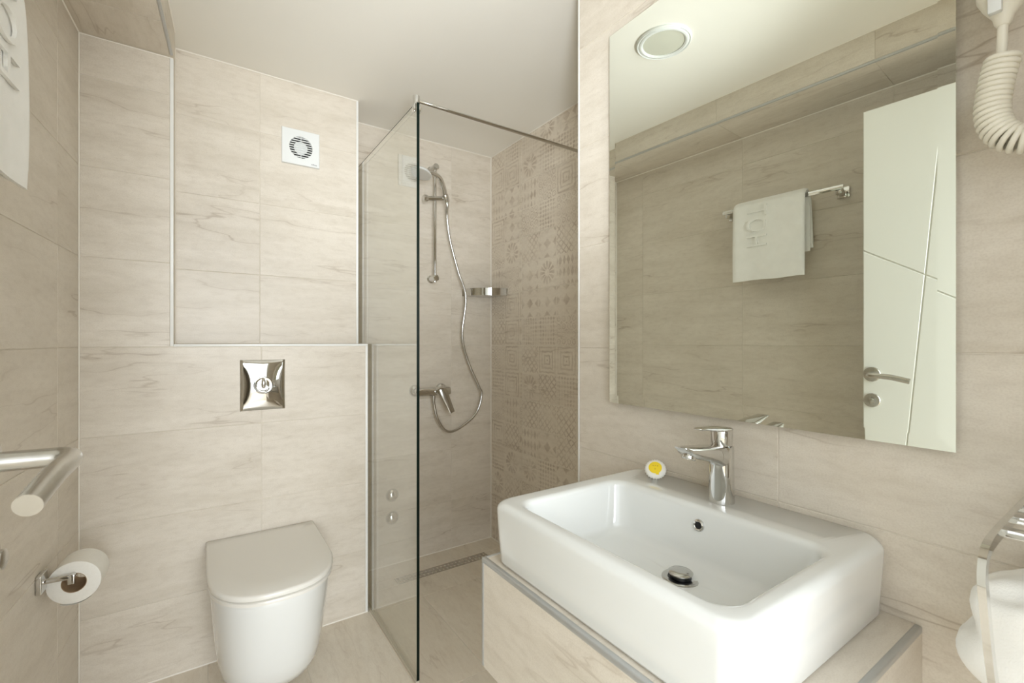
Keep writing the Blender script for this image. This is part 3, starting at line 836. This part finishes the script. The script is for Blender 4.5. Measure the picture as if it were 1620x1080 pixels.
# ---- corner basket
cb = thing('corner_shelf', 'curved chrome soap shelf in the shower corner', 'shelf', (XP - 0.09, YS - 0.09, 1.435))
za, zb = 1.4365, 1.4775
arc = [(1.252, YS - 0.001), (1.256, YS - 0.030), (1.272, YS - 0.075), (1.305, YS - 0.118), (1.345, YS - 0.148), (1.390, YS - 0.166), (1.415, YS - 0.172), (XP - 0.001, YS - 0.1755)]
ac = catmull([(x, y, 0) for x, y in arc], 5)
bm = B(); outer, inner = [], []
for i, p in enumerate(ac):
    t = (ac[min(i + 1, len(ac) - 1)] - ac[max(i - 1, 0)]).normalized(); n3 = Vector((t.y, -t.x, 0))
    if n3.dot(Vector((-1, -1, 0))) < 0: n3 = -n3
    outer.append(p); inner.append(p - n3 * 0.003)
rings = [[bm.verts.new((a.x, a.y, za)), bm.verts.new((a.x, a.y, zb)), bm.verts.new((b.x, b.y, zb)), bm.verts.new((b.x, b.y, za))] for a, b in zip(outer, inner)]
skin(bm, rings)
finish('band', bm, 'chrome', cb, 40)
bm = B()
pl = [(p.x, p.y) for p in inner] + [(XP - 0.001, YS - 0.001)]
loft(bm, [[(x, y, za) for x, y in pl], [(x, y, za + 0.0025) for x, y in pl]])
finish('shelf_plate', bm, 'chrome_soft', cb, 30)
bm = B(); box(bm, 1.246, XP - 0.002, YS - 0.0035, YS - 0.0008, za, zb, 0.0008)
finish('wall_plate', bm, 'chrome', cb, 30)
bm = B(); box(bm, XP - 0.0035, XP - 0.0008, YS - 0.181, YS - 0.004, za, zb, 0.0008)
finish('wall_plate', bm, 'chrome', cb, 30)

# ---- two stop valve caps
for z, lb in ((0.366, 'upper round chrome valve cap low on the shower wall behind the glass'), (0.247, 'lower round chrome valve cap near the drain behind the glass')):
    bm = B(); lathe(bm, [(0.034, 0), (0.034, 0.004), (0.031, 0.010), (0.023, 0.018), (0.012, 0.023), (0.0, 0.0245)], (0.832, YS - 0.0006, z), (0, -1, 0), 36)
    tag(finish('valve_cap', bm, 'chrome', None, 60), lb, 'valve cap', 'valve caps on the shower wall')

# ---- linear floor drain
dd = thing('floor_drain', 'long slotted steel linear drain in the shower floor', 'drain', (1.047, 2.175, -0.01))
bm = B(); box(bm, 0.790, 1.305, 2.143, 2.207, -0.018, -0.0135)
finish('channel', bm, 'dark', dd, 0)
bm = B()
for y0, y1 in ((2.1435, 2.1500), (2.1715, 2.1785), (2.2000, 2.2065)): box(bm, 0.7905, 1.3045, y0, y1, -0.012, 0.0004)
ns = 24
for r_ in range(2):
    ya, yb2 = (2.1500, 2.1715) if r_ == 0 else (2.1785, 2.2000)
    for k in range(ns + 1):
        x = 0.7925 + k * (0.510 / ns)
        box(bm, x - 0.0055 if k else 0.7905, x + 0.0055 if k < ns else 1.3045, ya, yb2, -0.010, 0.0003)
gq = finish('grate', bm, 'steel', dd, 0)

# ---- faucet
TXF, TYF = 0.8640, 0.5255
fa = thing('basin_faucet', 'chrome single-lever basin tap with flat spout on the white basin', 'faucet', (TXF, TYF, BZ1))
def ell(cx_, cy_, a, b, z, n=32): return [(cx_ + a * math.cos(2 * math.pi * k / n), cy_ + b * math.sin(2 * math.pi * k / n), z) for k in range(n)]
bm = B()
loft(bm, [ell(TXF, TYF, a, b, z) for a, b, z in ((0.0250, 0.0245, BZ1 + 0.0003), (0.0250, 0.0245, BZ1 + 0.003), (0.0242, 0.0238, 0.870), (0.0236, 0.0230, 0.905), (0.0234, 0.0228, 0.940), (0.0234, 0.0228, 0.9615), (0.0222, 0.0216, 0.9635))])
finish('body', bm, 'chrome', fa, 50)
bm = B()
def spsec(x, w, zt, hgt, n=24):
    pts = []
    for k in range(n):
        a = 2 * math.pi * k / n
        c, s = math.cos(a), math.sin(a)
        yy = w * math.copysign(abs(c) ** 0.6, c)
        zz = math.copysign(abs(s) ** (0.45 if s > 0 else 0.8), s)
        pts.append((x, TYF + yy, zt - hgt / 2 + zz * hgt / 2))
    return pts
loft(bm, [spsec(x, w, zt, h_) for x, w, zt, h_ in ((TXF + 0.006, 0.0205, 0.9640, 0.046), (TXF - 0.012, 0.0212, 0.9655, 0.044), (TXF - 0.035, 0.0215, 0.9680, 0.035), (TXF - 0.065, 0.0205, 0.9710, 0.028), (TXF - 0.095, 0.0190, 0.9740, 0.0235), (TXF - 0.118, 0.0170, 0.9762, 0.016), (TXF - 0.131, 0.0140, 0.9774, 0.006), (TXF - 0.1345, 0.0110, 0.9777, 0.0025))])
finish('spout', bm, 'chrome', fa, 60)
an = Vector((-0.34, 0, -0.94)).normalized(); ac0 = Vector((TXF - 0.1080, TYF, 0.9535))
bm = B(); lathe(bm, [(0.0128, -0.006), (0.0132, 0.0010), (0.0118, 0.0026), (0.0112, 0.0006)], ac0, an, 28, caps=False)
finish('aerator_ring', bm, 'chrome', fa, 40)
bm = B(); lathe(bm, [(0.0114, 0.0), (0.0114, 0.0010)], ac0, an, 24)
finish('aerator', bm, 'dark', fa)
bm = B()
loft(bm, [ell(TXF, TYF, a, a * 0.97, z) for a, z in ((0.0200, 0.9640), (0.0208, 0.9660), (0.0212, 0.9800), (0.0216, 0.9940), (0.0212, 0.9962))])
finish('lever_base', bm, 'chrome', fa, 50)
bm = B()
def lvsec(x, w, zc_, th, n=20):
    return [(x, TYF + w * math.copysign(abs(math.cos(2 * math.pi * k / n)) ** 0.6, math.cos(2 * math.pi * k / n)), zc_ + th * math.sin(2 * math.pi * k / n)) for k in range(n)]
loft(bm, [lvsec(x, w, z_ - 0.0024, t_) for x, w, z_, t_ in ((TXF + 0.0215, 0.006, 0.9985, 0.001), (TXF + 0.020, 0.011, 0.9990, 0.0022), (TXF + 0.012, 0.0185, 0.9993, 0.0035), (TXF, 0.0215, 0.9998, 0.0042), (TXF - 0.020, 0.0205, 1.0010, 0.0052), (TXF - 0.045, 0.0165, 1.0035, 0.0036), (TXF - 0.068, 0.0125, 1.0062, 0.0026), (TXF - 0.080, 0.0085, 1.0068, 0.0018), (TXF - 0.083, 0.004, 1.0072, 0.0008))])
finish('lever', bm, 'chrome', fa, 60)

# ---- wrapped soap on the basin deck
sp = Vector((0.8880, 0.7060, BZ1 + 0.0185))
sn = Vector((-0.62, -0.40, 0.68)).normalized()
soap = thing('soap', 'small round soap in pleated white paper with a yellow sticker', 'soap', (sp.x, sp.y, BZ1))
bm = B()
prof = [(0.0, -0.0095), (0.012, -0.0092), (0.0185, -0.0070), (0.0212, -0.0020), (0.0215, 0.0015), (0.0195, 0.0062), (0.0140, 0.0090), (0.0, 0.0102)]
a_ = sn.cross(Vector((0, 0, 1))).normalized(); b_ = sn.cross(a_)
rings = []
for r_, h_ in prof:
    ring = []
    for k in range(48):
        t = 2 * math.pi * k / 48
        rr = max(1.13 * r_ * (1 + (0.035 if k % 2 else -0.035) * min(1.0, r_ / 0.018)), 1e-5)
        ring.append(bm.verts.new(sp + sn * h_ + (a_ * math.cos(t) + b_ * math.sin(t)) * rr))
    rings.append(ring)
skin(bm, rings)
finish('wrapper', bm, 'tissue', soap, 50)
bm = B(); lathe(bm, [(0.0148, 0.0072), (0.0150, 0.0093), (0.0125, 0.0100), (0.0, 0.0109)], sp, sn, 32, caps=False)
dn = -b_ if b_.z > 0 else b_
tp = sp + dn * 0.0155 + a_ * (0.006 if (a_.dot(Vector((0.828, -0.561, 0))) > 0) else -0.006) + sn * 0.0100
side = a_ if a_.dot(Vector((0.828, -0.561, 0))) > 0 else -a_
tv = [tp + side * 0.0035 + dn * 0.002, tp - side * 0.0035 + dn * 0.002, tp - side * 0.0035 - dn * 0.006 + sn * 0.0006, tp + side * 0.0035 - dn * 0.006 + sn * 0.0006]
bm.faces.new([bm.verts.new(v) for v in tv])
finish('sticker', bm, 'yellow', soap, 50)
bm = B()
for du, dv, w in ((-0.005, 0.0042, 0.003), (0.0, 0.0046, 0.0022), (0.005, 0.0038, 0.003), (0.0, -0.003, 0.0022), (0.0, -0.0052, 0.0015)):
    c = sp + side * du - dn * dv + sn * 0.0107
    for i in (0,):
        q4 = [c + side * w * sx - dn * 0.0006 * sy for sx, sy in ((-0.5, -1), (0.5, -1), (0.5, 1), (-0.5, 1))]
        bm.faces.new([bm.verts.new(v) for v in q4])
finish('print', bm, 'ink_brown', soap, 0)

# ---- ceiling lamp (switched off)
LXc, LYc = 0.404, 1.088
lamp = thing('ceiling_lamp', 'round recessed ceiling lamp with white rim, seen in the mirror', 'ceiling lamp', (LXc, LYc, ZC))
bm = B(); lathe(bm, [(0.0975, 0.0), (0.0975, 0.006), (0.094, 0.010), (0.089, 0.0075), (0.086, 0.011), (0.080, 0.012), (0.0745, 0.009), (0.0735, 0.004)], (LXc, LYc, ZC), (0, 0, -1), 64, caps=False)
finish('rim', bm, 'plastic', lamp, 30)
bm = B(); lathe(bm, [(0.0738, 0.004), (0.0736, 0.0062), (0.05, 0.0075), (0.0, 0.0080)], (LXc, LYc, ZC), (0, 0, -1), 56, caps=False)
finish('diffuser', bm, 'frost', lamp, 50)

# ---- toilet paper holder and roll (left wall)
TPY = 1.660
ph = thing('paper_holder', 'square chrome paper holder on the left wall', 'paper holder', tuple(LP(TPY, 0, 0.52)))
bm = B(); box(bm, 0.0006, 0.012, TPY * LU - 0.024, TPY * LU + 0.024, 0.527, 0.575, 0.0025, 3, LM)
finish('wall_plate', bm, 'chrome', ph, 40)
bm = B()
tube(bm, [LP(TPY, 0.010, 0.551), LP(TPY, 0.056, 0.551), LP(TPY + 0.0005, 0.0605, 0.5505), LP(TPY + 0.006, 0.063, 0.550), LP(TPY + 0.140, 0.063, 0.550)], 0.0065, 14)
finish('arm', bm, 'chrome', ph, 50)
bm = B(); box(bm, 0.056, 0.070, TPY * LU - 0.0055, TPY * LU + 0.004, 0.532, 0.557, 0.002, 2, LM)
finish('end_stop', bm, 'chrome', ph, 40)
roll_c, roll_z = 0.0640, 0.5265
RR = 0.0555
roll = thing('toilet_roll', 'white toilet paper roll hanging on the square chrome holder', 'toilet roll', tuple(LP(1.73, roll_c, roll_z - RR)))
ax = (LM.to_3x3() @ Vector((0, 1, 0)))
bm = B(); lathe(bm, [(0.0262, 0.0), (RR - 0.002, 0.0), (RR, 0.0015), (RR, 0.0925), (RR - 0.002, 0.094), (0.0262, 0.094)], LP(1.678, roll_c, roll_z), ax, 56, caps=False)
finish('paper', bm, 'tissue', roll, 40)
bm = B(); lathe(bm, [(0.0262, 0.0005), (0.0262, 0.0935), (0.0248, 0.0935), (0.0248, 0.0005), (0.0262, 0.0005)], LP(1.678, roll_c, roll_z), ax, 40, caps=False)
finish('cardboard_core', bm, 'card', roll, 40)
bm = B()   # loose outer sheet ending at the lower front
sheet = []
for i in range(12):
    a = R(-52 - 6 * i); sheet.append((roll_c + (RR + 0.0012 + 0.0003 * i) * math.cos(a), roll_z + (RR + 0.0012 + 0.0003 * i) * math.sin(a)))
r0 = [bm.verts.new(LP(1.6785, x, z)) for x, z in sheet]; r1 = [bm.verts.new(LP(1.7715, x, z)) for x, z in sheet]
skin(bm, [r0, r1], False, closed=False)
finish('loose_sheet', bm, 'tissue', roll, 60)

# ---- towel rail and towel on the left wall
tr_ = thing('towel_rail', 'flat chrome towel rail on the left wall', 'towel rail', tuple(LP(1.03, 0, 1.78)))
TD, TZ = 0.070, 1.800
bm = B(); box(bm, TD - 0.004, TD + 0.004, 0.785 * LU, 1.285 * LU, TZ - 0.009, TZ + 0.009, 0.0012, 2, LM)
finish('bar', bm, 'chrome', tr_, 30)
for y in (0.805, 1.262):
    bm = B(); box(bm, 0.0006, 0.010, y * LU - 0.022, y * LU + 0.022, TZ - 0.029, TZ + 0.015, 0.002, 2, LM)
    box(bm, 0.008, TD - 0.003, y * LU - 0.011, y * LU + 0.011, TZ - 0.024, TZ - 0.002, 0.002, 2, LM)
    finish('bracket', bm, 'chrome', tr_, 30)
def drape(bm, mtx, path, t, u0, u1, nu=22, wob=0.0, skew=None, seed=0):
    """cloth folded over a rail: path of (d, z) centre points, thickness t, swept along local y from u0 to u1"""
    rnd = random.Random(seed)
    ph_ = [rnd.uniform(0, 6.28) for _ in range(6)]
    cp = catmull([(d, 0, z) for d, z in path], 5)
    n = len(cp)
    rings = []
    for j in range(nu + 1):
        s = j / nu
        e = min(s, 1 - s) * (u1 - u0)
        tt = t * (0.35 + 0.65 * min(1.0, math.sqrt(max(0.0, e / (t * 0.7)))))
        L, Rr = [], []
        for i, p in enumerate(cp):
            tg = (cp[min(i + 1, n - 1)] - cp[max(i - 1, 0)]).normalized()
            nn = Vector((tg.z, 0, -tg.x))
            q_ = i / (n - 1)
            drop = abs(q_ - 0.5) * 2
            w = wob * drop * (math.sin(s * 7 + ph_[0]) + 0.6 * math.sin(s * 15 + ph_[1] + q_ * 3) + 0.5 * math.sin(q_ * 9 + ph_[2]))
            uu = u0 + (u1 - u0) * s + (skew(s, q_) if skew else 0)
            c = p + nn * w
            te = tt * (0.45 + 0.55 * min(1.0, math.sqrt(min(q_, 1 - q_) * 30)))
            a = c + nn * te / 2; b = c - nn * te / 2
            zz = (0.0015 * math.sin(s * 11 + ph_[3])) * drop
            L.append(bm.verts.new(mtx @ Vector((a.x, uu, a.z + zz)))); Rr.append(bm.verts.new(mtx @ Vector((b.x, uu, b.z + zz))))
        rings.append(L + list(reversed(Rr)))
    skin(bm, rings)
tw = thing('hand_towel', 'folded white terry towel embossed HOT hanging on the left wall rail', 'towel', tuple(LP(1.06, TD, 1.455)))
def path_over(z_front, z_back, t):
    g = 0.008 + t / 2
    return [(TD + g + 0.004, z_front), (TD + g + 0.004, (z_front + TZ) / 2), (TD + g + 0.001, TZ - 0.02), (TD + g * 0.8, TZ + 0.004), (TD, TZ + 0.010 + t / 2), (TD - g * 0.8, TZ + 0.004), (TD - g, TZ - 0.03), (TD - g, (z_back + TZ) / 2), (TD - g, z_back)]
bm = B(); drape(bm, LM, path_over(1.463, 1.560, 0.007), 0.007, 0.928 * LU, 1.205 * LU, 20, 0.0012, lambda s, q_: (-0.018 if q_ > 0.6 else 0.0) * min(1, max(0, (q_ - 0.6) / 0.2)), 1)
finish('inner_layer', bm, 'terry', tw, 70)
bm = B()
def path_out(z_front, z_back):
    g = 0.0285
    return [(TD + g + 0.004, z_front), (TD + g + 0.005, (z_front + TZ) / 2), (TD + g + 0.001, TZ - 0.02), (TD + g * 0.75, TZ + 0.008), (TD, TZ + 0.024), (TD - g * 0.75, TZ + 0.008), (TD - g, TZ - 0.03), (TD - g, (z_back + TZ) / 2), (TD - g, z_back)]
drape(bm, LM, path_out(1.455, 1.575), 0.0135, 0.915 * LU, 1.219 * LU, 26, 0.0018, lambda s, q_: -0.012 * max(0, (q_ - 0.6) / 0.4), 2)
finish('outer_layer', bm, 'terry', tw, 70)
# embossed letters running up the towel
for ch, zc_, dd_ in (('H', 1.632, 0.1138), ('O', 1.704, 0.1130), ('T', 1.766, 0.1102)):
    mt = LM @ frame((dd_, 1.112 * LU, zc_), (0, 0, 1), (1, 0, 0)) @ Matrix.Diagonal((0.78, 1.15, 1, 1))
    text_obj('embossed_letter', ch, 0.110, mt, 'terry', tw, 0.0028)

# ---- hair dryer on the right wall
hd = thing('hair_dryer', 'cream wall-mounted hair dryer with coiled cord right of the mirror', 'hair dryer', (0.87, 0.135, 1.42))
DXc, DYc = 0.868, 0.1360
bm = B(); lathe(bm, [(0.006, 0.0), (0.0085, 0.004), (0.0105, 0.012), (0.020, 0.026), (0.0265, 0.040), (0.0285, 0.060), (0.0285, 0.12), (0.030, 0.17), (0.032, 0.20)], (DXc, DYc, 1.5835), (0.0, -0.04, 1), 28)
finish('grip', bm, 'cream', hd, 50)
bm = B(); lathe(bm, [(0.026, 0.0), (0.036, 0.010), (0.040, 0.05), (0.041, 0.11), (0.036, 0.15), (0.028, 0.165)], (DXc, DYc - 0.085, 1.812), (0, 1, 0.05), 32)
finish('barrel', bm, 'cream', hd, 50)
bm = B(); box(bm, XR - 0.030, XR - 0.0006, DYc - 0.05, DYc + 0.028, 1.66, 1.80, 0.006, 3)
finish('wall_holder', bm, 'cream', hd, 40)
bm = B(); box(bm, DXc - 0.0335, DXc - 0.024, DYc - 0.004, DYc + 0.009, 1.590, 1.640, 0.002, 2)
finish('switch', bm, 'plastic', hd, 40)
bm = B(); tube(bm, catmull([(DXc, DYc, 1.588), (DXc, DYc + 0.0005, 1.572), (DXc, DYc + 0.001, 1.558), (DXc, DYc + 0.002, 1.545), (DXc, DYc + 0.006, 1.536)], 6), 0.0052, 14)
finish('cord_lead', bm, 'cream', hd, 60)
axis = catmull([(DXc, DYc, 1.5420), (DXc, DYc + 0.0045, 1.5220), (DXc, DYc + 0.0085, 1.4980), (DXc, DYc + 0.0100, 1.4760), (DXc, DYc + 0.0060, 1.4540), (DXc, DYc - 0.0060, 1.4360), (DXc + 0.004, DYc - 0.0230, 1.4290), (DXc + 0.010, DYc - 0.045, 1.434), (DXc + 0.016, DYc - 0.062, 1.452), (DXc + 0.024, DYc - 0.074, 1.49), (DXc + 0.030, DYc - 0.080, 1.54)], 24)
# even spacing along the axis, then a helix around it
acc = [0.0]
for a, b in zip(axis, axis[1:]): acc.append(acc[-1] + (b - a).length)
NTURN, SEG = 40, 20
def at_len(s):
    for i in range(len(acc) - 1):
        if acc[i + 1] >= s:
            t = (s - acc[i]) / max(1e-9, acc[i + 1] - acc[i]); return axis[i].lerp(axis[i + 1], t)
    return axis[-1]
cpts = [at_len(acc[-1] * i / 260) for i in range(261)]
fr = frames(cpts)
hel = []
for i in range(NTURN * SEG + 1):
    s = i / (NTURN * SEG) * 260
    k = min(int(s), 259); t = s - k
    p, a, b = fr[k][0].lerp(fr[k + 1][0], t), fr[k][1].lerp(fr[k + 1][1], t), fr[k][2].lerp(fr[k + 1][2], t)
    an_ = 2 * math.pi * i / SEG
    hel.append(p + (a * math.cos(an_) + b * math.sin(an_)) * 0.0150)
bm = B(); tube(bm, hel, 0.0036, 8)
finish('coiled_cord', bm, 'cream', hd, 80)

# ---- towel shelf on the right wall near the door, with a towel
rk = thing('towel_rack', 'chrome towel rack with curved brackets on the right wall beside the basin', 'towel rack', (XR, 0.0, 0.75))
def flatbar(bm, pts, y0, w, th):
    P = [Vector((x, 0, z)) for x, z in pts]
    n = len(P); out = []
    for i in range(n):
        t = (P[min(i + 1, n - 1)] - P[max(i - 1, 0)]).normalized(); nn = Vector((t.z, 0, -t.x))
        a, b = P[i] + nn * th / 2, P[i] - nn * th / 2
        out.append([bm.verts.new((a.x, y0 - w / 2, a.z)), bm.verts.new((a.x, y0 + w / 2, a.z)), bm.verts.new((b.x, y0 + w / 2, b.z)), bm.verts.new((b.x, y0 - w / 2, b.z))])
    skin(bm, out)
RY = 0.1175
for y in (RY, -0.090):
    bm = B()
    arm = [(XR - 0.001, 0.963), (0.88, 0.963), (0.80, 0.962), (0.72, 0.9605), (0.680, 0.957), (0.664, 0.949), (0.6585, 0.936), (0.6600, 0.922), (0.670, 0.890), (0.690, 0.835), (0.712, 0.790), (0.730, 0.764), (0.760, 0.742), (0.80, 0.731), (XR - 0.001, 0.729)]
    flatbar(bm, [(p.x, p.z) for p in catmull([(x, 0, z) for x, z in arm], 5)], y, 0.0065, 0.012)
    finish('bracket', bm, 'chrome', rk, 50)
for x, z in ((0.760, 0.9540), (0.825, 0.9540), (0.885, 0.9540), (0.700, 0.9530)):
    bm = B(); box(bm, x - 0.008, x + 0.008, -0.090, RY, z - 0.0045, z + 0.0045, 0.0015, 2)
    if x < 0.71: bm.free(); continue
    finish('shelf_bar', bm, 'chrome', rk, 30)
for x in (0.790, 0.860):
    bm = B(); box(bm, x - 0.008, x + 0.008, -0.090, RY, 0.7305, 0.7395, 0.0015, 2)
    finish('lower_bar', bm, 'chrome', rk, 30)
bt = thing('bath_towel', 'thick rumpled white terry towel lying in the chrome rack beside the basin', 'towel', (0.82, 0.03, 0.740))
bm = B()
rings = []
NY_, NK = 40, 40
for j in range(NY_ + 1):
    yc_ = -math.cos(math.pi * (0.02 + 0.96 * j / NY_)); s_ = (yc_ + 1) / 2
    e = (1 - abs(yc_) ** 3.6) ** (1 / 3.6)
    ring = []
    for k in range(NK):
        t = 2 * math.pi * k / NK
        c, q_ = math.cos(t), math.sin(t)
        ex = 0.55
        x = 0.822 + 0.074 * math.copysign(abs(c) ** ex, c)
        zr = math.copysign(abs(q_) ** ex, q_)
        z = 0.818 + 0.076 * zr * e
        x = 0.822 + (x - 0.822) * e
        y = -0.078 + s_ * (0.230 + 0.014 * max(0.0, -zr) + 0.004 * math.sin(z * 90))
        wv = 0.0035 * math.sin(17 * s_ + 5 * c) + 0.003 * math.sin(9 * t + 4 * s_) * (1 if zr > -0.5 else 0)
        x -= 0.6 * wv; z += wv if zr > -0.6 else 0
        z = max(z, 0.7402)
        ring.append(bm.verts.new((x, y, z)))
    rings.append(ring)
skin(bm, rings)
finish('cloth', bm, 'terry', bt, 80)
